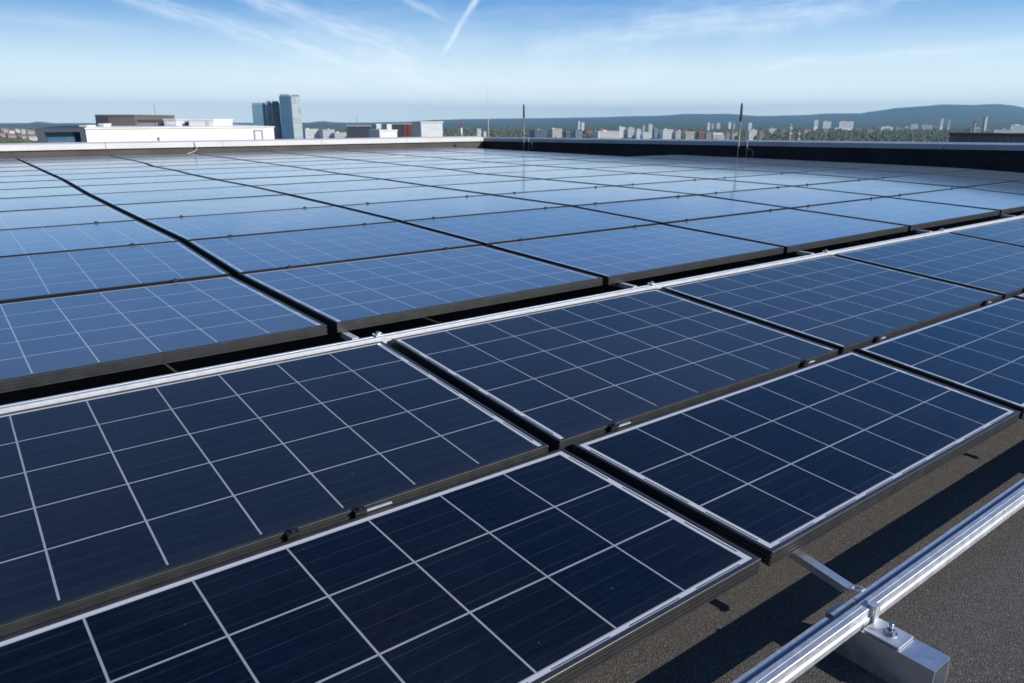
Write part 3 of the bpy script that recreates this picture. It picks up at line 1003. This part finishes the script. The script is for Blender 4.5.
# px of a point s metres along the facade is found numerically so the glazed end stops at the right place
def along(px):
    lo, hi = 0.0, Lw
    for _ in range(50):
        mdl = (lo + hi) / 2
        p = pA + (pB - pA) * (mdl / Lw)
        v = p - Vector((0, 0, ZC))
        x_ = 512 + FPX * v.dot(RT) / v.dot(FW)
        if x_ < px: lo = mdl
        else: hi = mdl
    return lo
sG = along(85)
vx, vy = pA.x / math.hypot(pA.x, pA.y), pA.y / math.hypot(pA.x, pA.y)
lx, ly = vx * math.cos(rz) + vy * math.sin(rz), -vx * math.sin(rz) + vy * math.cos(rz)
SK = lx / ly + 0.10                                  # the plan is a parallelogram: its ends run back at a slant
def skew(mb_, x0, x1, y0, y1, z0, z1):
    vs = [(x + SK * y, y, z) for z in (z0, z1) for y in (y0, y1) for x in (x0, x1)]
    mb_.add(vs, [(0, 2, 3, 1), (4, 5, 7, 6), (0, 1, 5, 4), (2, 6, 7, 3), (0, 4, 6, 2), (1, 3, 7, 5)])
mb = MB(); skew(mb, sG, Lw, 0, 26, 0, ztop_h - 0.10); mb.build('wall', M['wall_white'], WH)
mb = MB(); skew(mb, sG - 0.05, Lw + 0.1, -0.1, 26.1, ztop_h - 0.098, ztop_h); mb.build('roof', M['wall_white'], WH)
gl = MB()                                           # the glazed end: deep frame round a dark recessed window wall, left cheek raking inwards
zt, zb_ = ztop_h - 0.02, ztop_h - 9.0
cheek = 0.55
mbf = MB()
skew(mbf, 0.0, sG - 0.06, 0, 24, zt - 0.28, zt)
skew(mbf, sG - 0.42, sG - 0.06, 0, 24, 0, zt - 0.282)
rk = 0.5
mbf.add([(0, 0, zt - 0.282), (cheek, 0, zt - 0.282), (cheek + rk * 3, 0, zb_), (rk * 3, 0, zb_), (SK * 24, 24, zt - 0.282), (cheek + SK * 24, 24, zt - 0.282), (cheek + rk * 3 + SK * 24, 24, zb_), (rk * 3 + SK * 24, 24, zb_)],
        [(0, 3, 2, 1), (4, 5, 6, 7), (0, 4, 7, 3), (1, 2, 6, 5), (0, 1, 5, 4), (3, 7, 6, 2)])
glazed = mbf.build('glazed_end', M['wall_bluegrey2'] if 'wall_bluegrey2' in M else wallmat('wall_bluegrey2', (0.055, 0.07, 0.10)), WH)
mb = MB(); skew(mb, cheek - 0.1, sG - 0.20, 0.7, 22, 0, zt - 0.284); mb.build('window', M['glass_navy'], glazed)
# door frame high on the white wall
sD, sE = along(253), along(262)
pz = lambda py, s: (at(0, py, 1).z - ZC)
mb = MB()
dz1, dz0 = ztop_h - 0.30, ztop_h - 1.35
for (a, b, c_, d_) in ((sD, sE, dz1 - 0.09, dz1), (sD, sD + 0.13, dz0, dz1 - 0.092), (sE - 0.13, sE, dz0, dz1 - 0.092)):
    mb.box(a, b, -0.06, -0.003, c_, d_)
mb.build('hatch_frame', M['wall_grey'], WH)


def roofbox(name, label, cat, px0, px1, ytop, dist, mat, depth, zbase, parts=None, roofmat=None, rot=0.0):
    a, b = at(px0, ytop, dist), at(px1, ytop, dist)
    w = Vector((b.x - a.x, b.y - a.y, 0)).length
    root = empty(name, (a.x, a.y, zbase), label, cat, rz=math.atan2(b.y - a.y, b.x - a.x) + rot)
    h = a.z - zbase
    mb = MB(); mb.box(0, w, 0, depth, 0, h - 0.12); mb.build('wall', mat, root)
    mb = MB(); mb.box(-0.06, w + 0.06, -0.06, depth + 0.06, h - 0.118, h); mb.build('roof', roofmat or mat, root)
    return root, w, h


plant_mat = wallmat('wall_umber', (0.155, 0.13, 0.12))
r_, w_, h_ = roofbox('plant_room', 'tall brown plant room box standing on the white building', 'plant room', 95.5, 134, 114.6, 76, plant_mat, 9, ztop_h)
mb = MB(); mb.box(-0.05, w_ * 0.31, -0.05, -0.004, 0.02, h_ - 0.13); mb.build('shade_side', M['wall_dark'], r_)  # dark sheet stands in for the box's shaded left face
r_, w_, h_ = roofbox('plant_room', 'lower brown plant room extension with dark end on the white building', 'plant room', 134.3, 163, 119.4, 76.5, plant_mat, 7, ztop_h)
mb = MB(); mb.box(w_ * 0.76, w_ * 0.99, -0.05, -0.004, 0.02, h_ - 0.13); mb.build('dark_door', M['wall_slate'], r_)
mb = MB(); mb.box(0.1, w_ * 0.74, -0.03, -0.004, 0.05, h_ * 0.45); mb.build('light_plinth', M['wall_grey'], r_)
r_, w_, h_ = roofbox('rooftop_unit', 'pale grey rooftop unit next to the brown extension', 'rooftop unit', 163.5, 175.5, 118.9, 75, M['wall_lightgrey'], 3, ztop_h)
mb = MB(); mb.box(0.2, w_ - 0.2, -0.05, -0.004, 0.15, h_ - 0.3); mb.build('grille', M['wall_white'], r_)
r_, w_, h_ = roofbox('rooftop_unit', 'low dark rooftop unit between the pale unit and the white cabin', 'rooftop unit', 177.5, 189.5, 121.6, 77, M['wall_slate'], 3, ztop_h)
mb = MB(); mb.tube([(w_ * 0.5, 0.8, h_), (w_ * 0.5, 0.8, h_ + 0.15)], 0.3, 14); mb.build('fan_cowl', M['wall_grey'], r_)
r_, w_, h_ = roofbox('roof_cabin', 'bright white flat-topped cabin on the roof of the long white building', 'roof cabin', 188.5, 213.5, 119.2, 76, M['wall_white'], 5, ztop_h)
mb = MB(); mb.box(w_ * 0.70, w_ * 0.82, -0.04, -0.004, 0.0, h_ * 0.0 + 0.6); mb.build('door', M['wall_lightgrey'], r_)
r_, w_, h_ = roofbox('rooftop_unit', 'tiny white box at the left end of the glazed building roof', 'rooftop unit', 80, 86.5, 125.2, 62, M['wall_white'], 1.2, ztop_h)
mb = MB(); mb.box(0.05, w_ - 0.05, -0.03, -0.004, 0.02, h_ * 0.5); mb.build('grille', M['wall_lightgrey'], r_)
r_, w_, h_ = roofbox('rooftop_unit', 'tiny white box right of the brown plant room foot', 'rooftop unit', 99, 103.5, 123.6, 70, M['wall_white'], 1.2, ztop_h)
mb = MB(); mb.box(0.05, w_ - 0.05, -0.03, -0.004, 0.02, h_ * 0.5); mb.build('grille', M['wall_lightgrey'], r_)
p = at(157, 127, 75)
t = empty('antenna', (p.x, p.y, ztop_h), 'hair-thin antenna on the white building behind the brown extension', 'antenna')
top = at(157, 104, 75).z - ztop_h
mb = MB(); mb.tube([(0, 0, 0.35), (0, 0, top)], 0.025, 6); mb.build('mast', pole_mat, t)
mb = MB(); mb.tube([(0, 0, 0.0), (0, 0, 0.35)], 0.10, 8); mb.build('base', pole_mat, t)

# the glass towers: three slabs, one building
TW = 260.0
pC = at(278.6, 94.5, TW)
TG = empty('glass_tower', (pC.x, pC.y, 0), 'glass office tower of stepped blue slabs rising above the skyline', 'tower', rz=-math.atan2(pC.x, pC.y))
k_ = pC.xy.length * (azel(279.6, 119)[0] - azel(278.6, 119)[0]) * math.pi / 180 / 0.98
def slab(name, px0, px1, ytop, off, depth, mat):
    x0, x1 = (px0 - 278.6) * k_ * 0.98, (px1 - 278.6) * k_ * 0.98
    z = at(px0, ytop, TW).z
    mb = MB(); mb.box(x0, x1, off, off + depth, 0, z - 0.6); o = mb.build(name, mat, TG)
    mb = MB(); mb.box(x0 + 0.25, x1 - 0.25, off + 0.3, off + depth - 0.3, z - 0.598, z); mb.build('parapet', M['wall_bluegrey'], o)
slab('slab', 278.8, 290.6, 94.2, 0.0, 12, M['glass_navy2'] if 'glass_navy2' in M else M['glass_navy'])
slab('slab', 290.8, 299.8, 94.6, 0.6, 12, M['glass_sunlit'])
slab('slab', 250.6, 264.4, 102.6, 5.0, 10, M['glass_teal'])
slab('slab', 264.6, 270.4, 100.6, 4.0, 11, M['glass_teal'])
slab('slab', 270.6, 278.6, 101.0, 2.5, 12, M['glass_navy'])

# nearer blocks just past the left parapet's end
building('office_block', 'dark navy flat-roofed block, left end of the low cluster by the roof corner', 'building', 347, 370.5, 126.6, 'dark', dist=210, depth=14, windows=False, roofc='grey')
building('office_block', 'small white tower block with dark strip behind the low white hall', 'building', 372, 381, 125.2, 'lightgrey', dist=235, depth=3, rot=0.45, windows=True, roofc='white')
building('office_block', 'small white stair tower right of the dark strip behind the low hall', 'building', 382.5, 391.5, 125.4, 'white', dist=230, depth=3, rot=0.45, windows=False, roofc='white')
building('low_hall', 'low bright white hall in front of the dark and red block', 'building', 369, 397, 131.3, 'white', dist=190, depth=6, rot=0.45, windows=False, roofc='white')
r_, w_, d_, hz_ = building('office_block', 'dark block with bright red cladding panels at its right end', 'building', 392, 411.6, 124.6, 'dark', dist=215, depth=12, windows=False, roofc='grey')
for a, b in ((0.60, 0.70), (0.82, 0.96)):
    mb = MB(); mb.box(-w_ / 2 + w_ * a, -w_ / 2 + w_ * b, -d_ / 2 - 0.08, -d_ / 2 - 0.003, hz_ - 4.2, hz_ - 0.05); mb.build('red_panel', M['wall_red'], r_)
building('storage_block', 'plain pale grey box building right of the red panels', 'building', 412, 442.5, 122.9, 'lightgrey', dist=205, depth=5, rot=0.5, windows=False, roofc='lightgrey')
r_, w_, d_, hz_ = building('long_hall', 'long dark hall with dark red roof edge past the right parapet', 'building', 957, 1062, 134.2, 'slate', dist=330, depth=14, rot=-0.25, windows=False, roofc='darkred')
mb = MB(); mb.box(-w_ / 2 - 0.4, w_ / 2 + 0.4, -d_ / 2 - 0.42, -d_ / 2 - 0.36, hz_ - 0.75, hz_ + 0.349); mb.build('fascia', M['wall_darkred'], r_)
for k in range(16):
    xa = -w_ / 2 + w_ * (k + 0.15) / 16
    mb = MB(); mb.box(xa, xa + w_ * 0.042, -d_ / 2 - 0.06, -d_ / 2 - 0.003, hz_ - 3.2, hz_ - 1.2); mb.build('window', M['pane'], r_)

# the town, left to right: px0, px1, top row, wall, height or distance, roof, roof colour, name, category, label
TOWN = [
 (0, 7, 127.8, 'cream', 14, 'gable', 'redroof', 'house', 'pale house with red-brown roof at the far left frame edge'),
 (8, 13.5, 129.6, 'white', 10, 'gable', 'redroof', 'house', 'white gabled house second from the left frame edge'),
 (14, 19, 128.6, 'white', 12, 'gable', 'tan', 'house', 'white gabled house with tan roof below the left hill'),
 (20, 25, 129.4, 'lightgrey', 12, 'flat', 'slate', 'apartment_block', 'light grey flats between the gabled houses at left'),
 (26, 33.5, 130.2, 'cream', 10, 'gable', 'tan', 'house', 'cream house just left of the dark glazed end'),
 (-2, 5, 132.6, 'pink', 9, 'gable', 'redroof', 'house', 'pinkish house, lower of two at the far left edge'),
 (6, 15, 133.6, 'pink', 8, 'gable', 'redroof', 'house', 'broad pinkish house with red-brown roof above the left parapet'),
 (17, 26, 134.4, 'cream', 8, 'gable', 'redroof', 'house', 'cream terrace under a red-brown roof above the left parapet'),
 (27, 36, 135.6, 'white', 8, 'gable', 'tan', 'house', 'white terrace half hidden by the raking glazed end'),
 (302, 318, 129.2, 'white', 9, 'flat', 'white', 'warehouse', 'long white warehouse just right of the glass tower'),
 (319, 334, 129.8, 'lightgrey', 9, 'flat', 'lightgrey', 'warehouse', 'pale grey warehouse between glass tower and navy block'),
 (332, 346, 132.8, 'lightgrey', 7, 'flat', 'white', 'warehouse', 'low pale shed left of the navy block'),
 (476, 481, 128.4, 'white', 14, 'gable', 'grey', 'chapel', 'small white gabled chapel near the roof corner'),
 (482, 486, 131.6, 'white', 9, 'flat', 'white', 'house', 'tiny white cube house beside the chapel'),
 (530, 547, 130.0, 'slate', 10, 'flat', 'slate', 'warehouse', 'dark slate warehouse right of the corner lightning rod'),
 (548, 562, 128.9, 'cream', 13, 'flat', 'white', 'office_block', 'cream office block beside the dark slate warehouse'),
 (563.5, 572, 131.2, 'slate', 10, 'gable', 'slate', 'house', 'dark roofed house between cream block and blue block'),
 (573.5, 582.5, 130.6, 'bluegrey', 11, 'flat', 'bluegrey', 'office_block', 'blue-grey block just left of the red drum'),
 (592, 621, 131.4, 'white', 9, 'flat', 'white', 'warehouse', 'long white warehouse right of the red drum'),
 (617, 625, 127.2, 'white', 15, 'flat', 'white', 'office_block', 'white block rising behind the long white warehouse'),
 (626, 634.5, 128.0, 'lightgrey', 14, 'flat', 'white', 'office_block', 'pale block second behind the long white warehouse'),
 (635.5, 641, 129.6, 'white', 12, 'flat', 'white', 'apartment_block', 'white flats left of the slim paired towers'),
 (642, 645, 125.0, 'lightgrey', 19, 'flat', 'grey', 'tower_block', 'slim grey tower, left one of the pair'),
 (648, 652.5, 124.6, 'white', 20, 'flat', 'white', 'tower_block', 'slim white tower, right one of the pair'),
 (653, 658.5, 128.2, 'bluegrey', 14, 'flat', 'slate', 'office_block', 'dull blue block under the paired towers'),
 (641, 650.5, 133.0, 'white', 8, 'flat', 'white', 'workshop', 'white workshop low in front of the paired towers'),
 (660, 673, 129.8, 'white', 11, 'flat', 'white', 'office_block', 'wide white office block right of the paired towers'),
 (682, 697, 131.4, 'cream', 10, 'gable', 'tan', 'house', 'cream house with tan roof among the trees mid right'),
 (697, 705, 131.2, 'brick', 10, 'gable', 'brick', 'house', 'brick-red house beside the cream tan-roofed house'),
 (712, 724.5, 132.6, 'white', 8, 'gable', 'lightgrey', 'house', 'white house left of the midway lightning rod'),
 (731, 738, 131.4, 'cream', 9, 'gable', 'redroof', 'house', 'cream house right behind the midway lightning rod'),
 (747, 757, 130.2, 'white', 9, 'flat', 'white', 'warehouse', 'flat white shed right of the midway lightning rod'),
 (598, 606, 128.6, 'pink', 12, 'gable', 'redroof', 'house', 'pinkish house with red roof behind the long white warehouse'),
 (674.5, 681, 131.0, 'lightgrey', 10, 'flat', 'white', 'workshop', 'pale workshop between the wide white office and tan-roofed house'),
 (706, 711.5, 131.8, 'cream', 9, 'gable', 'tan', 'house', 'cream tan-roofed cottage between brick house and white house'),
 (725, 730, 132.0, 'pink', 9, 'gable', 'redroof', 'house', 'pink red-roofed cottage just right of the gabled white house'),
 (758.5, 764, 130.8, 'tan', 10, 'gable', 'redroof', 'house', 'tan red-roofed house right of the flat white shed'),
 (768, 776, 128.6, 'white', 12, 'flat', 'lightgrey', 'apartment_block', 'white flats in the trees left of the pale lamp posts'),
 (781, 787, 129.4, 'pink', 10, 'gable', 'redroof', 'house', 'pinkish red-roofed house just left of the pale lamp posts'),
 (803, 810, 129.0, 'cream', 11, 'gable', 'redroof', 'house', 'cream red-roofed house just right of the pale lamp posts'),
 (822, 829, 128.4, 'tan', 10, 'gable', 'redroof', 'house', 'tan red-roofed house below the middle white slab block'),
 (834, 838, 127.6, 'white', 11, 'flat', 'white', 'house', 'tiny white cube house below the long white slab block'),
 (855, 862, 127.8, 'pink', 11, 'gable', 'redroof', 'house', 'pink red-roofed house right of the long white slab block'),
 (895, 902, 127.2, 'cream', 12, 'gable', 'redroof', 'house', 'cream red-roofed house just right of the large flat hall'),
 (903.5, 909, 126.8, 'lightgrey', 13, 'flat', 'lightgrey', 'apartment_block', 'pale grey flats between large flat hall and pale low slab'),
 (933.5, 939, 127.0, 'brick', 12, 'gable', 'redroof', 'house', 'brick house at the foot of the narrow twin towers'),
 (877, 892, 126.8, 'white', 12, 'flat', 'white', 'warehouse', 'large flat white hall on the wooded plain at right'),
 (866, 874, 129.2, 'tan', 10, 'gable', 'redroof', 'house', 'tan house below and left of the large flat hall'),
 (1006, 1040, 125.4, 'white', 12, 'flat', 'white', 'warehouse', 'bright white hall at the right frame edge under the hill'),
 (966, 986, 128.4, 'grey', 13, 'flat', 'lightgrey', 'factory', 'grey factory hall behind the dark red roof edge'),
 (987, 1012, 129.6, 'lightgrey', 12, 'flat', 'grey', 'factory', 'paler factory hall right of the factory chimneys'),
]
for (a, b, yt, wc, h, rf, rc, nm, lb) in TOWN:
    building(nm, lb, {'tower_block': 'tower block', 'apartment_block': 'flats', 'office_block': 'office block'}.get(nm, nm), a, b, yt, wc, h=h if 760 < a < 960 or a < 40 else None, dist=None if 760 < a < 960 or a < 40 else (1780 if yt > 129 else 2050), roof=rf, roofc=rc, rot=rnd.uniform(0.2, 0.6) if rf == 'gable' else rnd.uniform(0.35, 0.6), group='buildings of the far town')
FAR = [
 (577.5, 580.2, 121.2, 'white', 3300, 'slim white tower block standing above the red drum'), (580.8, 584.4, 122.6, 'white', 3350, 'broader white tower block beside the slim one above the red drum'),
 (707, 710, 122.6, 'white', 3300, 'white tower, first of five left of the midway rod'), (711.5, 713.6, 123.4, 'lightgrey', 3300, 'pale tower, second of five left of the midway rod'),
 (716, 720, 123.2, 'lightgrey', 3350, 'pale tower, third of five left of the midway rod'), (728, 731.5, 122.2, 'white', 3300, 'white tower, fourth of five left of the midway rod'),
 (733, 735, 123.4, 'lightgrey', 3350, 'pale tower, fifth of five left of the midway rod'), (748, 752, 122.8, 'white', 3300, 'white tower just right of the midway rod'),
 (814, 818.4, 120.0, 'white', 3300, 'tall white tower, left of the right-hand white trio'), (823, 831, 121.4, 'white', 3350, 'white slab block, middle of the right-hand trio'),
 (839.5, 853, 121.4, 'white', 3300, 'long white slab block, right of the right-hand trio'), (911, 918, 124.2, 'lightgrey', 3300, 'pale low slab left of the narrow twin towers'),
 (922, 932, 125.0, 'cream', 3300, 'cream low slab under the narrow twin towers'), (940.6, 943.8, 118.8, 'white', 3200, 'narrow white tower, left twin under the big hill'),
 (948, 950.6, 119.6, 'cream', 3200, 'narrow cream tower, right twin under the big hill'),
]
for (a, b, yt, wc, ds, lb) in FAR:
    building('tower_block', lb, 'tower block', a, b, yt, wc, dist=ds, depth=8, rot=0.5, roofc='lightgrey', group='far tower blocks on the plain')
for (a, yt, r0, lb) in ((975, 121.0, 4.5, 'shorter brownish factory chimney over the dark hall'), (985.6, 117.2, 6.5, 'taller pale factory chimney over the dark hall')):
    c, wd, z, ds = place(a - 1.5, a + 1.5, yt, None, 1800)
    t = empty('factory_chimney', (c.x, c.y, 0), lb, 'chimney', 'factory chimneys')
    mb = MB(); mb.tube([(0, 0, 0), (0, 0, z * 0.93)], [r0 * 0.75, r0 * 0.6], 14); mb.build('shaft', M['wall_tan' if a < 980 else 'wall_cream'], t)
    mb = MB(); mb.tube([(0, 0, z * 0.93), (0, 0, z * 0.95), (0, 0, z)], [r0 * 0.62, r0 * 0.7, r0 * 0.66], 14); mb.build('crown', M['wall_brick' if a < 980 else 'wall_lightgrey'], t)
c, wd, z, ds = place(583, 591, 130.4, 11)
t = empty('storage_drum', (c.x, c.y, 0), 'round bright red drum tank at the end of the long white warehouse', 'tank')
mb = MB(); mb.tube([(0, 0, 0), (0, 0, z * 0.86)], wd / 2, 24); mb.build('shell', M['wall_red'], t)
mb = MB(); mb.tube([(0, 0, z * 0.86), (0, 0, z * 0.95), (0, 0, z)], [wd * 0.5, wd * 0.4, wd * 0.1], 24); mb.build('dome', M['wall_red'], t)

wmat1 = leaf_mat('wood_foliage', (0.050, 0.058, 0.016), (0.165, 0.155, 0.045), 0.05)
tag(wood('far_wood', 19000, 1300, 4500, -350, 1400, 11, wmat1, SKIP), 'dense green wood spread across the plain below the hills', 'wood', kind='stuff')

# masts and posts between the roof and the town
def mast(name, label, cat, px, ytop, dist, r, mat, arms=True, band=None):
    p = at(px, ytop, dist)
    t = empty(name, (p.x, p.y, 0), label, cat)
    z = p.z
    mb = MB(); mb.tube([(0, 0, 0), (0, 0, z * 0.6), (0, 0, z)], [r * 1.3, r, r * 0.6], 8); mb.build('pole', mat, t)
    if arms:
        mb = MB()
        for q in (0.97, 0.93):
            mb.box(-r * 5, r * 5, -r * 0.6, r * 0.6, z * q, z * q + r)
        mb.build('crossarm', mat, t)
    if band is not None:
        mb = MB(); mb.tube([(0, 0, z * 0.80), (0, 0, z * 0.90)], r * 1.25, 8); mb.build('band', band, t)
mast('radio_mast', 'short red and white mast left of the roof corner', 'mast', 461, 119.0, 420, 0.45, M['wall_red'], False, M['wall_white'])
mast('radio_mast', 'tall faint grey mast rising into the sky near the roof corner', 'mast', 488, 83.5, 150, 0.07, M['wall_lightgrey'], False)
mast('lamp_post', 'pale lamp post over the right parapet, left of two', 'lamp post', 791.5, 124.2, 260, 0.22, M['wall_cream'])
mast('lamp_post', 'thinner pale lamp post over the right parapet, right of two', 'lamp post', 799.5, 130.0, 260, 0.16, M['wall_cream'])
mast('radio_mast', 'small faint aerial above the navy block', 'mast', 356.5, 115.0, 215, 0.10, M['wall_grey'])

# ------------------------------------------------------------------ air
if True:
    m = bpy.data.materials.new('haze')
    m.use_nodes = True
    t = NT(m.node_tree)
    t.n.clear()
    v = t.new('ShaderNodeVolumePrincipled')
    v.inputs['Color'].default_value = (0.42, 0.74, 1.0, 1)
    v.inputs['Density'].default_value = 8.8e-5
    v.inputs['Anisotropy'].default_value = 0.0
    out = t.new('ShaderNodeOutputMaterial')
    t.l.new(v.outputs[0], out.inputs['Volume'])
    mb = MB()
    mb.box(-11300, 11300, -11300, 11300, -2.5, 262)
    o = mb.build('haze', m)
    tag(o, 'thin bluish air lying over the town and hills', 'haze', kind='stuff')
